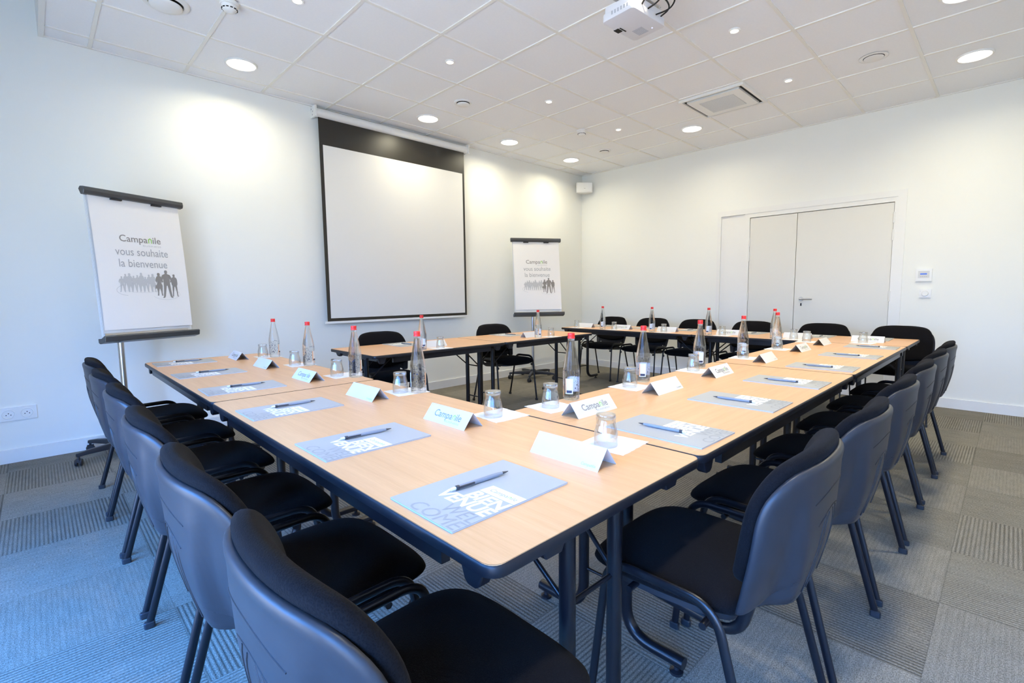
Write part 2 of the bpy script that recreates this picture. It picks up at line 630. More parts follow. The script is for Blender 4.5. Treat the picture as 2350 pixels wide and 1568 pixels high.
tube(bm, fillet([(-.046, -3.268, 1.09), (-.048, -3.30, 1.09), (-.048, -3.40, 1.088)], .01), .0095)
xr = BM(); lathe(xr, [(.025, 0), (.025, .008), (.022, .011)], 20)
xf(xr, Matrix.Translation((.004, -3.275, 1.09)) @ Matrix.Rotation(-PI/2, 4, 'Y'))
tmp = bpy.data.meshes.new('t'); xr.to_mesh(tmp); bm.from_mesh(tmp); xr.free()
obj('door_handle', bm, 'chrome', d2, 40)
bm = BM(); prism(bm, [(-3.284, 1.01), (-3.266, 1.01), (-3.269, 1.028), (-3.266, 1.04), (-3.284, 1.04), (-3.281, 1.028)], .001, .004, axis='x')
obj('keyhole', bm, 'dark', d2)

# wall controls ---------------------------------------------------------------
t = thing('thermostat_panel', 'white square control panel with blue display beside the doors', 'control panel', (0, -4.39, 1.27))
bm = BM(); box(bm, -.018, 0, -.065, .065, 0, .125); bevel(bm, .004, 2); obj('housing', bm, 'white', t, 40)
bm = BM(); box(bm, -.020, -.017, -.045, .045, .035, .105); obj('face', bm, 'paper', t)
bm = BM(); box(bm, -.021, -.019, -.025, .028, .066, .082); obj('display', bm, 'lcd', t)
bm = BM()
for k in range(4):
    box(bm, -.021, -.019, -.027+k*.015, -.017+k*.015, .045, .050)
obj('button_row', bm, 'mesh', t)
t = thing('wall_thermostat_dial', 'small white wall plate with round dial below the control panel', 'thermostat', (0, -4.41, 1.105))
bm = BM(); box(bm, -.016, 0, -.048, .048, 0, .085); bevel(bm, .004, 2); obj('housing', bm, 'white', t, 40)
bm = BM(); lathe(bm, [(.028, 0), (.028, .008), (.025, .011)], 28); xf(bm, Matrix.Translation((-.016, 0, .043)) @ Matrix.Rotation(-PI/2, 4, 'Y')); obj('dial', bm, 'trim', t, 40)
bm = BM(); box(bm, -.018, -.015, .034, .040, .062, .068); obj('indicator', bm, 'paper', t)

# power outlets ---------------------------------------------------------------
t = thing('power_outlet_strip', 'long white wall plate with round earthed sockets above the skirting', 'power outlet', (-6.72, 0, .308))
bm = BM(); box(bm, -.24, .24, -.012, 0, 0, .096); bevel(bm, .003, 2); obj('cover_plate', bm, 'white', t, 40)
for k in range(5):
    cx = .19-.095*k
    bm = BM(); lathe(bm, [(.033, 0), (.035, .003), (.031, .0045), (.029, .001)], 28)
    xf(bm, Matrix.Translation((cx, -.012, .048)) @ Matrix.Rotation(PI/2, 4, 'X'))
    s = obj('socket', bm, 'white', t, 60)
    bm = BM()
    for dx, dz in ((-.012, -.006), (.012, -.006), (0, .006)):
        q = BM(); lathe(q, [(.0032, 0), (.0032, .0012)], 10); xf(q, Matrix.Translation((cx+dx, -.0128, .048+dz)) @ Matrix.Rotation(PI/2, 4, 'X'))
        q.to_mesh(tmp); bm.from_mesh(tmp); q.free()
    obj('pin_hole', bm, 'dark', s)

# corner loudspeaker ----------------------------------------------------------
t = thing('wall_loudspeaker', 'small white loudspeaker mounted high in the room corner', 'loudspeaker', (-.14, -.15, 2.755), R(-42))
bm = BM(); prism(bm, [(-.125, -.06), (.125, -.06), (.125, .0), (.07, .085), (-.07, .085), (-.125, 0)], 0, .155); bevel(bm, .006, 2)
obj('cabinet', bm, 'white', t, 40)
bm = BM(); box(bm, -.112, .112, -.066, -.059, .012, .143); bevel(bm, .003, 1); obj('grille', bm, 'trim', t)
bm = BM(); tube(bm, [(0, .08, .08), (0, .17, .08)], .012); box(bm, -.03, .03, .125, .14, .05, .11); obj('bracket', bm, 'white', t, 40)
bm = BM(); box(bm, -.012, .012, -.068, -.065, .06, .066); obj('badge', bm, 'mesh', t)

# projection screen -----------------------------------------------------------
SX0, SX1 = -4.30, -2.475
t = thing('projection_screen', 'pull down white projection screen with black border on the wall', 'projection screen', (0, 0, 0))
scr = t
bm = BM(); tube(bm, [(SX0-.03, -.062, 2.993), (SX1+.045, -.062, 2.993)], .044, n=20)
box(bm, SX0-.03, SX1+.045, -.055, -.012, 3.0, 3.036)
obj('housing', bm, 'white', t, 40)
for x, nm in ((SX0-.036, 0), (SX1+.051, 1)):
    bm = BM(); box(bm, x-.009, x+.009, -.115, -.002, 2.94, 3.045); bevel(bm, .006, 2)
    e = obj('end_cap', bm, 'white', t, 40)
    if nm == 0:
        bm = BM()
        for zz, yv in ((3.02, -.03), (2.995, -.06), (2.965, -.05)):
            box(bm, x-.0105, x-.0085, yv-.006, yv+.006, zz-.006, zz+.006)
        obj('screw_hole', bm, 'proj2', e)
bm = BM()
pts_y = -.070
box(bm, SX0, SX1, pts_y-.0005, pts_y+.0005, .915, 2.955, 0)
fab = obj('screen_fabric', bm, 'screenb', t)
bm = BM(); box(bm, SX0+.036, SX1-.030, pts_y-.0012, pts_y-.0006, .948, 2.69)
obj('projection_surface', bm, 'screen', t)
bm = BM(); box(bm, SX0-.025, SX1+.025, pts_y-.010, pts_y+.010, .893, .916); bevel(bm, .004, 2)
obj('bottom_bar', bm, 'white', t, 40)

scr.location = ((SX0+SX1)/2, -.07, .893)
for c in scr.children:
    c.location = -scr.location

# ================================================================== CEILING FITTINGS
def lamp_data(kind):
    if kind in ('big', 'wall'):
        l = bpy.data.lights.new('downlight_lamp', 'AREA'); l.shape = 'DISK'; l.size = .19
        l.energy = BIG_W if kind == 'big' else WALL_W; l.color = LAMP_COL; l.spread = R(160)
    else:
        l = bpy.data.lights.new('spot_lamp', 'SPOT'); l.spot_size = R(84); l.spot_blend = .7; l.shadow_soft_size = .03
        l.energy = SPOT_W; l.color = SPOT_COL
    return l
LD = {k: lamp_data(k) for k in ('big', 'wall', 'spot')}

def make_downlight():
    t = thing('ceiling_downlight', '', 'ceiling light', (0, 0, 0))
    bm = BM(); lathe(bm, [(.101, .004), (.104, -.006), (.114, -.008), (.119, -.002), (.119, .006), (.101, .006)], 40, cap=False)
    obj('trim_ring', bm, 'white', t, 60)
    bm = BM(); lathe(bm, [(.102, -.001), (.102, .004)], 40); obj('lens', bm, 'lamp', t)
    return t
def make_spot():
    t = thing('ceiling_spotlight', '', 'spotlight', (0, 0, 0))
    bm = BM(); lathe(bm, [(.026, .005), (.028, -.003), (.037, -.005), (.040, -.001), (.040, .006), (.026, .006)], 28, cap=False)
    obj('trim_ring', bm, 'white', t, 60)
    bm = BM(); lathe(bm, [(.027, .0), (.027, .004)], 28); obj('lens', bm, 'spot', t)
    return t
def add_lamp(t, kind):
    l = bpy.data.objects.new('lamp', LD[kind]); COL.objects.link(l); l.parent = t; l.location = (0, 0, -.012)

XG = lambda k: GX-.3-.6*k      # tile centres in x
YG = lambda k: GY+.3-.6*k      # tile centres in y
bigs = [
    ('large round ceiling downlight nearest the window bay, left of the screen', XG(3), YG(0)),
    ('large round ceiling downlight in front of the projection screen', XG(0), YG(0)),
    ('large round ceiling downlight above the far flip chart', XG(-2), YG(0)),
    ('large round ceiling downlight tucked into the far room corner', XG(-4), YG(0)),
    ('large round ceiling downlight beyond the air conditioning cassette', XG(-4), YG(3)),
    ('large round ceiling downlight at the right edge above the door wall', XG(-4), YG(7)),
    ('large round ceiling downlight cut by the top right edge of the picture', XG(-2), YG(7)),
    ('large round ceiling downlight out of view above the front table row', XG(0), YG(7)),
    ('large round ceiling downlight out of view above the nearest left chairs', XG(3), YG(7)),
]
dl = make_downlight()
for i, (lb, x, y) in enumerate(bigs):
    o = dl if i == 0 else dup(dl, (x, y, H), 0, lb)
    o.location = (x, y, H); o['label'] = lb; o['group'] = 'large round downlights'
for o in [o for o in COL.objects if o.name.startswith('ceiling_downlight')]:
    add_lamp(o, 'wall' if o.location.y > -1 or o.location.x > -1 else 'big')
spots = [
    ('small bright spotlight cut by the top edge above the left table', XG(3), YG(2)),
    ('small bright spotlight above the left table, second from the left', XG(1), YG(2)),
    ('small bright spotlight above the middle of the table ring', XG(-1), YG(2)),
    ('small bright spotlight beside the far smoke detector', XG(-3), YG(2)),
    ('small bright spotlight to the right of the projector', XG(-1), YG(5)),
    ('small bright spotlight to the right of the air conditioning cassette', XG(-3), YG(5)),
    ('small bright spotlight behind the projector, outside the picture', XG(1), YG(5)),
    ('small bright spotlight over the nearest table corner, outside the picture', XG(3), YG(5)),
]
sl = make_spot()
for i, (lb, x, y) in enumerate(spots):
    o = sl if i == 0 else dup(sl, (x, y, H), 0, lb)
    o.location = (x, y, H); o['label'] = lb; o['group'] = 'small spotlights'
for o in [o for o in COL.objects if o.name.startswith('ceiling_spotlight')]:
    add_lamp(o, 'spot')

def make_vent():
    t = thing('air_vent', '', 'air vent', (0, 0, 0))
    bm = BM(); lathe(bm, [(.075, .004), (.078, -.006), (.098, -.006), (.104, 0), (.104, .006), (.075, .006)], 40, cap=False); obj('outer_ring', bm, 'white', t, 50)
    bm = BM(); lathe(bm, [(.076, .001), (.076, .004)], 32); obj('dark_opening', bm, 'dark', t)
    bm = BM(); lathe(bm, [(.0, -.034), (.03, -.033), (.062, -.026), (.072, -.018), (.072, -.014), (.02, -.008), (.012, .002)], 36, cap=False); obj('disc_valve', bm, 'white', t, 60)
    return t
vents = [('round white air vent at the top left of the ceiling', -5.69, -1.105, 1.25),
         ('round white air vent above and right of the projection screen', -3.29, -1.105, .85),
         ('small round air vent near the far corner of the ceiling', -.91, -1.09, .8),
         ('round flush air vent in the right part of the ceiling', -1.46, -4.127, .95)]
v0 = make_vent()
for i, (lb, x, y, s) in enumerate(vents):
    o = v0 if i == 0 else dup(v0, (x, y, H), 0, lb)
    o.location = (x, y, H); o['label'] = lb; o['group'] = 'round air vents'; o.scale = (s, s, s if i < 3 else .25)

def make_detector():
    t = thing('smoke_detector', '', 'smoke detector', (0, 0, 0))
    bm = BM(); lathe(bm, [(.056, 0), (.056, -.016), (.052, -.020), (.0, -.020)], 32, cap=False); obj('base', bm, 'white', t, 40)
    bm = BM(); lathe(bm, [(.046, -.018), (.045, -.038), (.04, -.046), (.032, -.055), (.012, -.060), (.0, -.060)], 32, cap=False); obj('sensor_head', bm, 'white', t, 50)
    bm = BM()
    for k in range(12):
        q = Matrix.Rotation(2*PI*k/12, 4, 'Z')
        box(bm, .041, .0462, -.007, .007, -.044, -.039, 0, q)
    obj('sensor_slot', bm, 'dark', t)
    return t
d0 = make_detector()
for i, (lb, x, y) in enumerate([('white round smoke detector at the top left of the ceiling', -5.40, -1.385), ('white round smoke detector on the far part of the ceiling', -1.79, -1.40)]):
    o = d0 if i == 0 else dup(d0, (x, y, H), 0, lb)
    o.location = (x, y, H); o['label'] = lb

# air conditioning cassette ---------------------------------------------------
t = thing('ceiling_air_conditioner', 'square white air conditioning cassette recessed in the ceiling', 'air conditioner', (-1.465, -2.905, H))
bm = BM()
a, b, c = .31, .285, .245
for (x0, x1, y0, y1) in ((-a, a, -a, -b), (-a, a, b, a), (-a, -b, -b, b), (b, a, -b, b)):
    box(bm, x0, x1, y0, y1, -.022, .004)
bevel(bm, .003, 1)
obj('outer_frame', bm, 'white', t)
bm = BM(); box(bm, -b, b, -b, b, -.008, .003); obj('air_slot', bm, 'dark', t)
bm = BM(); box(bm, -.252, .252, -.252, .252, -.028, -.010); bevel(bm, .008, 2); p = obj('front_panel', bm, 'white', t, 40)
bm = BM(); box(bm, -.165, .165, -.165, .165, -.031, -.026)
obj('intake_grille', bm, 'mesh', t)
bm = BM()
for k in range(27):
    x = -.162+k*.0125
    box(bm, x-.0012, x+.0012, -.165, .165, -.0325, -.0305)
obj('grille_bar', bm, 'white', p)

# projector -------------------------------------------------------------------
t = thing('ceiling_projector', 'white projector hanging from the ceiling with black cables', 'projector', (-3.715, -3.315, H-.255), R(-4))
bm = BM()
prism(bm, rounded_rect(-.165, .165, -.115, .115, .025), 0, .045)
prism(bm, rounded_rect(-.155, .155, -.108, .110, .025), .045, .085)
bevel(bm, .004, 2)
obj('case', bm, 'proj', t, 40)
bm = BM(); box(bm, -.045, .0, .085, .118, -.003, .03); box(bm, -.04, .02, .07, .078, -.002, .002)
obj('lens_recess', bm, 'dark', t)
bm = BM(); lathe(bm, [(.022, 0), (.024, .02), (.018, .026)], 24); xf(bm, Matrix.Translation((-.02, .10, .045)) @ Matrix.Rotation(-PI/2, 4, 'X')); obj('lens', bm, 'pen2', t, 40)
bm = BM()
for k in range(8):
    box(bm, .05+k*.010, .055+k*.010, -.02, .05, -.0012, .001)
obj('vent_slot', bm, 'proj2', t)
bm = BM()
for k in range(6):
    box(bm, -.1665, -.16, -.08+.022*k, -.07+.022*k, .02, .04)
obj('side_vent', bm, 'proj2', t)
bm = BM(); lathe(bm, [(.004, -.0015), (.004, .001)], 10); xf(bm, Matrix.Translation((.11, -.055, 0))); obj('status_light', bm, 'led', t)
bm = BM()
for x, y in ((-.13, -.09), (.13, -.09), (0, .05)):
    tube(bm, [(x, y, .08), (x, y, .12)], .005, n=8)
for k in range(3):
    box(bm, -.15, .15, -.09+.06*k, -.07+.06*k, .115, .12)
box(bm, -.14, -.12, -.09, .05, .118, .123); box(bm, .12, .14, -.09, .05, .118, .123)
tube(bm, [(0, -.02, .118), (0, -.02, .25)], .02, n=14)
q = BM(); lathe(q, [(.06, .235), (.06, .25)], 24); q.to_mesh(tmp); bm.from_mesh(tmp); q.free()
obj('ceiling_bracket', bm, 'chrome', t, 40)
for pts in ([(-.02, -.11, .04), (-.02, -.19, .05), (.03, -.20, .14), (.05, -.10, .17), (.02, -.03, .20)],
            [(.06, -.11, .035), (.07, -.21, .03), (.13, -.21, .12), (.10, -.10, .16), (.03, -.02, .19)],
            [(.11, -.11, .04), (.13, -.17, .07), (.12, -.14, .14), (.04, -.06, .17)],
            [(-.08, -.11, .04), (-.08, -.16, .09), (-.02, -.12, .15), (0, -.04, .2)]):
    bm = BM(); tube(bm, fillet(pts, .05), .0045, n=8); obj('cable', bm, 'dark', t, 60)

# ================================================================== TABLES
def bracket_bm(x, y, sy):
    bm = BM()
    prism(bm, [(x-.034, .717), (x+.036, .717), (x+.022, .680), (x+.012, .672), (x-.010, .672), (x-.020, .680)], y-.014, y+.014, axis='y')
    bevel(bm, .004, 2)
    return bm

def make_table(L, label, loc, rz, group):
    """folding table, long side along local X, origin at one corner on the floor, width along +Y"""
    Wd = .7605
    t = thing('folding_table', label, 'table', loc, rz, group)
    bm = BM(); prism(bm, rounded_rect(.004, L-.004, .004, Wd-.004, .028), TZ-.022, TZ); obj('tabletop', bm, 'wood', t)
    # edge band as a ring following the outline
    bm = BM()
    out = rounded_rect(.0004, L-.0004, .0004, Wd-.0004, .034); inn = rounded_rect(.0055, L-.0055, .0055, Wd-.0055, .029)
    prof = [(0.1, TZ+.0003), (.5, TZ-.001), (1.0, TZ-.006), (1.0, TZ-.017), (.7, TZ-.023), (-.3, TZ-.024)]
    rings = [[bm.verts.new((i[0]+(o[0]-i[0])*f, i[1]+(o[1]-i[1])*f, z)) for o, i in zip(out, inn)] for f, z in prof]
    n = len(out)
    for a, b in zip(rings, rings[1:]):
        for k in range(n):
            bm.faces.new((a[k], b[k], b[(k+1) % n], a[(k+1) % n]))
    obj('edge_band', bm, 'edge', t, 60)
    for y in (.030, Wd-.030):
        bm = BM(); box(bm, .17, L-.17, y-.010, y+.010, TZ-.066, TZ-.022); bevel(bm, .004, 2); obj('apron_rail', bm, 'metal', t)
    bm = BM(); box(bm, .1, L-.1, .05, Wd-.05, TZ-.028, TZ-.0225); obj('underside', bm, 'dark', t)
    for x in (.075, L-.085):
        for y in (.030, Wd-.030):
            obj('corner_bracket', bracket_bm(x, y, 1), 'edge', t)
    for x in (.020, L-.016):
        for y in (.16, Wd-.16):
            bm = BM(); prism(bm, [(y-.032, TZ-.023), (y+.032, TZ-.023), (y+.022, TZ-.042), (y-.022, TZ-.042)], x-.014, x+.010, axis='x'); bevel(bm, .003, 1)
            obj('edge_clip', bm, 'edge', t)
    for x, sx in ((.085, 1), (L-.085, -1)):
        for s in (-1, 1):
            yc = Wd/2
            bm = BM()
            tube(bm, fillet([(x, yc+s*.09, TZ-.026), (x, yc+s*.09, .042), (x, yc+s*.30, .042)], .15, 8), .0190, n=14)
            lg = obj('leg', bm, 'metal', t, 50)
            bm = BM()
            q = BM(); lathe(q, [(.021, 0), (.021, .008), (.008, .012), (.008, .03)], 16); xf(q, Matrix.Translation((x, yc+s*.275, 0)))
            q.to_mesh(tmp); bm.from_mesh(tmp); q.free()
            obj('foot_glide', bm, 'edge', lg, 40)
            bm = BM()
            tube(bm, [(x, yc+s*.09, .50), (x+sx*.24, yc+s*.115, TZ-.032)], .006, n=8)
            obj('brace_rod', bm, 'metal', t, 60)
        bm = BM()
        tube(bm, [(x, yc-.09, .50), (x, yc+.09, .50)], .006, n=8)
        obj('cross_bar', bm, 'metal', t, 60)
        bm = BM(); tube(bm, [(x, yc-.09, .20), (x, yc+.09, .20)], .006, n=8)
        obj('cross_bar', bm, 'metal', t, 60)
        bm = BM(); box(bm, x-.02, x+.02, .08, Wd-.08, TZ-.055, TZ-.03); bevel(bm, .003, 1); obj('leg_mount', bm, 'metal', t)
    return t

TL, TW = 1.7918, .7605
OX, OY = -5.9338, -4.4823
# left row: long side along world Y (rotate +90, width then runs to -X, so origin at the inner edge)
T1 = make_table(TL, 'beech topped folding table at the near corner, left row, closest to camera', (OX+TW, OY, 0), PI/2, 'beech folding tables')
dup(T1, (OX+TW, OY+TL, 0), PI/2, 'beech topped folding table at the far left end, near the large flip chart')
BX = OX+TW
dup(T1, (BX, OY, 0), 0, 'beech topped folding table in the front row, joined to the nearest corner table')
dup(T1, (BX+TL, OY, 0), 0, 'beech topped folding table in the front row, its far half towards the doors')
CX_ = BX+2*TL
dup(T1, (CX_+TW, OY, 0), PI/2, 'beech topped folding table on the door side, nearer of the two there')
dup(T1, (CX_+TW, OY+TL, 0), PI/2, 'beech topped folding table on the door side, far one by the room corner')
T7 = make_table(1.3212, 'short beech folding table below the projection screen, left of its pair', (-4.7048, -1.7848, 0), 0, 'short folding tables by the screen')
dup(T7, (-4.7048+1.3212, -1.7848, 0), 0, 'short beech folding table at screen side, right of its pair, by flip chart')

# ================================================================== CHAIRS
def puff(outline, center, rings, fn_top, fn_bot=None):
    """build a closed pad. outline: list of 2D points; fn(px,py,r)->3D"""
    bm = BM()
    n = len(outline)
    def ring(r, fn):
        return [bm.verts.new(fn(center[0]+(p[0]-center[0])*r, center[1]+(p[1]-center[1])*r, r)) for p in outline]
    def sheet(fn, flip):
        c = bm.verts.new(fn(center[0], center[1], 0))
        prev = None
        for r in rings:
            cur = ring(r, fn)
            for k in range(n):
                if prev is None:
                    f = [c, cur[k], cur[(k+1) % n]]
                else:
                    f = [prev[k], cur[k], cur[(k+1) % n], prev[(k+1) % n]]
                bm.faces.new(f[::-1] if flip else f)
            prev = cur
        return prev
    a = sheet(fn_top, False)
    b = sheet(fn_bot, True)
    for k in range(n):
        bm.faces.new((a[k], b[k], b[(k+1) % n], a[(k+1) % n]))
    bmesh.ops.remove_doubles(bm, verts=bm.verts, dist=1e-5)
    bmesh.ops.recalc_face_normals(bm, faces=bm.faces)
    return bm

def smooth_poly(ctrl, n=8):
    """closed Catmull-Rom through control points"""
    out = []
    m = len(ctrl)
    for i in range(m):
        p0, p1, p2, p3 = (Vector(ctrl[(i+k-1) % m]) for k in range(4))
        for j in range(n):
            t = j/n
            out.append(tuple(0.5*((2*p1)+(p2-p0)*t+(2*p0-5*p1+4*p2-p3)*t*t+(3*p1-p0-3*p2+p3)*t**3)))
    return out

RINGS = [.12, .25, .38, .5, .6, .7, .78, .85, .9, .94, .97, .99, 1.0]
def backy(x, z):
    """rear surface of the backrest: leans back, flat in the middle, wings wrap forward"""
    return -.194-.102*(z-.46)/.34+(.042-.020*(.80-z)/.34)*(abs(x)/.22)**2.3-.006*math.exp(-((z-.60)/.1)**2)+.006*math.exp(-((z-.74)/.07)**2)

def make_chair(label):
    t = thing('conference_chair', label, 'chair', (0, 0, 0), 0)
    # seat cushion
    ctrl = [(0, .272), (.12, .268), (.194, .240), (.229, .16), (.229, .01), (.214, -.11), (.17, -.16), (0, -.17), (-.17, -.16), (-.214, -.11), (-.229, .01), (-.229, .16), (-.194, .240), (-.12, .268)]
    ol = smooth_poly(ctrl, 5)
    def top(x, y, r):
        e = (1-r**3.2)**.5 if r < 1 else 0
        z = .460+.040*e - .010*math.exp(-((y+.02)/.12)**2)*(1-r**2) - .014*max(0, (y-.16)/.1)**2
        return (x, y, z)
    def bot(x, y, r):
        e = (1-r**6)**.5 if r < 1 else 0
        return (x, y, .460-.026*e - .014*max(0, (y-.16)/.1)**2)
    obj('seat_cushion', puff(ol, (0, .02), RINGS, top, bot), 'fabric', t, 180)
    bm = BM(); prism(bm, [(p[0]*.90, p[1]*.86) for p in ol], .424, .440); obj('seat_pan', bm, 'plastic', t, 40)
    # backrest cushion
    cb = [(0, .834), (.11, .831), (.186, .812), (.223, .755), (.232, .67), (.224, .59), (.200, .545), (.10, .522), (0, .514), (-.10, .522), (-.200, .545), (-.224, .59), (-.232, .67), (-.223, .755), (-.186, .812), (-.11, .831)]
    ob_ = [(x*1.035, z+.010*max(0, (z-.72)/.11)) for x, z in smooth_poly(cb, 5)]
    def front(x, z, r):
        e = (1-r**11)**.5 if r < 1 else 0
        return (x, backy(x, z)+.036+(.034+.012*(.80-z)/.3)*e, z)
    def rear(x, z, r):
        e = (1-r**14)**.5 if r < 1 else 0
        return (x, backy(x, z)+.036-.018*e, z)
    obj('back_cushion', puff(ob_, (0, .67), RINGS, front, rear), 'fabric', t, 180)
    # plastic back shell
    half = [(.10, .817), (.176, .806), (.220, .770), (.239, .72), (.243, .65), (.240, .58), (.231, .52), (.224, .484), (.215, .477), (.188, .476), (.180, .482), (.176, .500), (.166, .502), (.160, .494), (.154, .474), (.146, .466), (.08, .461)]
    cs = [(0, .819)]+half+[(0, .460)]+[(-x, z) for x, z in half[::-1]]
    def bulge(x, z):
        # the middle panel stands proud of the wings towards the bottom
        t = min(1, max(0, (.790-z)/.33))
        k = min(1, t*5)
        return (.007*k*k*(3-2*k)+.036*t)*(1/(1+math.exp((abs(x)-.178+.050*t)/.0065)))
    def outer(x, z, r):
        e = (1-r**8)**.5 if r < 1 else 0
        return (x, backy(x, z)+.014-.018*e-bulge(x, z)*min(1, (1-r)*14), z)
    def inner(x, z, r):
        return (x, backy(x, z)+.021, z)
    rings = [.08, .16, .24, .32, .4, .46, .52, .56, .6, .64, .68, .72, .76, .8, .84, .88, .91, .94, .965, .985, 1.0]
    sh = obj('back_shell', puff([(x*1.035, z) for x, z in smooth_poly(cs, 3)], (0, .655), rings, outer, inner), 'plastic', t, 180)
    bm = BM()
    for s in (-1, 1):
        for k, (x0, x1) in enumerate(((.052, .034), (.080, .060))):
            pts = []
            for j in range(12):
                z = .50+j*.0165
                q = j/11
                x = s*(x0+(x1-x0)*(1-(1-q)**2) - .018*max(0, (q-.75)/.25)**2)
                pts.append((x, backy(x, z)-.004-bulge(x, z), z))
            tube(bm, pts, .0017, n=6)
    for z0, wd, dz in ((.745, .125, .016), (.690, .090, .020)):
        pts = []
        for j in range(17):
            x = -wd+2*wd*j/16
            z = z0-dz*(x/wd)**2
            pts.append((x, backy(x, z)-.004-bulge(x, z), z))
        tube(bm, pts, .0013, n=6)
    obj('moulded_line', bm, 'groove', sh)
    # side frames: front leg + rail + rear leg are one bent oval tube, split at the rail
    for s in (-1, 1):
        A = (s*.264, .215, .012); B = (s*.250, .162, .494); C = (s*.250, -.118, .488); D = (s*.264, -.250, .012)
        f1 = fillet([A, B, (s*.250, .02, .491)], .075, 8)
        f2 = fillet([(s*.250, .02, .491), C, D], .075, 8)
        bm = BM(); tube(bm, f1, .0070, .0122, side=(1, 0, 0), n=12); l1 = obj('leg', bm, 'metal', t, 60)
        bm = BM(); tube(bm, f2, .0070, .0122, side=(1, 0, 0), n=12); l2 = obj('leg', bm, 'metal', t, 60)
        for lg, P in ((l1, A), (l2, D)):
            bm = BM(); prism(bm, rounded_rect(P[0]-.010, P[0]+.010, P[1]-.017, P[1]+.017, .007, 4), 0, .024); bevel(bm, .003, 1)
            obj('foot_glide', bm, 'plastic', lg, 40)
        # back support tube
        bm = BM()
        pts = fillet([(s*.185, .14, .428), (s*.192, -.150, .402), (s*.198, backy(.198, .56)+.012, .58)], .06, 8)
        tube(bm, pts, .0075, .0135, side=(1, 0, 0), n=12)
        obj('back_support', bm, 'metal', t, 60)
    bm = BM()
    for y, z in ((.10, .436), (-.09, .428)):
        tube(bm, [(-.248, y, z), (.248, y, z)], .009, n=10)
    obj('cross_bar', bm, 'metal', t, 60)
    for s in (-1, 1):
        bm = BM()
        for y, z in ((.172, .405),):
            q = BM(); lathe(q, [(.014, 0), (.014, .012)], 12); xf(q, Matrix.Translation((s*.238, y, z)) @ Matrix.Rotation(PI/2, 4, 'Y'))
            q.to_mesh(tmp); bm.from_mesh(tmp); q.free()
        obj('stacking_bumper', bm, 'plastic', t, 40)
    return t

ORD = ['first', 'second', 'third', 'fourth', 'fifth', 'sixth']
rnd = random.Random(7)
G_A, G_B, G_C, G_D = 'chairs along the left table row', 'chairs along the front table row', 'chairs along the door side tables', 'chairs by the screen tables'
chA = [(-5.965, -4.328, 0), (-5.972, -3.780, 0), (-5.975, -3.195, -1), (-5.973, -2.585, 0), (-5.978, -1.985, 1), (-5.972, -1.380, -1)]
lbA = ['black fabric chair at bottom left, nearest of the left row, blue lit shell',
       'black fabric chair in the left row, second from the camera',
       'black fabric chair in the left row, third from the camera',
       'black fabric chair in the left row, fourth from the camera',
       'black fabric chair in the left row, fifth from the camera',
       'black fabric chair at the far end of the left row beside the flip chart']
ch0 = make_chair(lbA[0])
ch0['group'] = G_A
ch0.location = (*chA[0][:2], 0); ch0.rotation_euler.z = -PI/2
for (x, y, a), lb in list(zip(chA, lbA))[1:]:
    dup(ch0, (x, y, 0), -PI/2+R(a*.8), lb, G_A)
chB = [(-5.160, 2), (-4.600, -.5), (-3.986, -1), (-3.366, 0), (-2.748, -1), (-2.14, 0)]
lbB = ['black fabric chair at the lower right, nearest of the front row, seat fully visible',
       'black fabric chair in the front row, second from the camera',
       'black fabric chair in the front row, third from the camera',
       'black fabric chair in the front row, fourth from the camera',
       'black fabric chair in the front row, fifth from the camera',
       'black fabric chair at the far end of the front row near the door wall']
for (x, a), lb in zip(chB, lbB):
    dup(ch0, (x, -4.512 if a < 1.5 else -4.497, 0), R(a), lb, G_B)
chC = [-4.318, -3.67, -2.965, -2.297, -1.68, -1.035]
lbC = ['black chair facing the camera, widest backrest at the right end of the door side row',
       'black chair in the door side row, second from the right, in front of the door',
       'black chair in the door side row, third from the right, behind bottles',
       'black chair in the door side row, fourth from the right',
       'black chair in the door side row, fifth from the right',
       'black chair at the left end of the door side row, by the room corner']
for y, lb in zip(chC, lbC):
    dup(ch0, (-.822, y, 0), PI/2, lb, G_C)
dup(ch0, (-4.185, -1.130, 0), R(175.5), 'black chair pushed in, below the projection screen at the left short table', G_D)
dup(ch0, (-2.785, -1.130, 0), R(176), 'black chair pushed in, at the right short table left of the far flip chart', G_D)

# ================================================================== TABLE ITEMS
def seat_frame(side, s):
    """position on a side of the table ring: returns (function(local right, local forward)->world xy, rz)"""
    # the seated person's own frame: forward is towards the middle of the ring, right is to their right
    if side == 'A':  return (lambda r, f: (OX+f, s-r)), -PI/2
    if side == 'B':  return (lambda r, f: (s+r, OY+f)), 0
    if side == 'C':  return (lambda r, f: (CX_+TW-f, s+r)), PI/2
    if side == 'D':  return (lambda r, f: (s-r, -1.0243-f)), PI

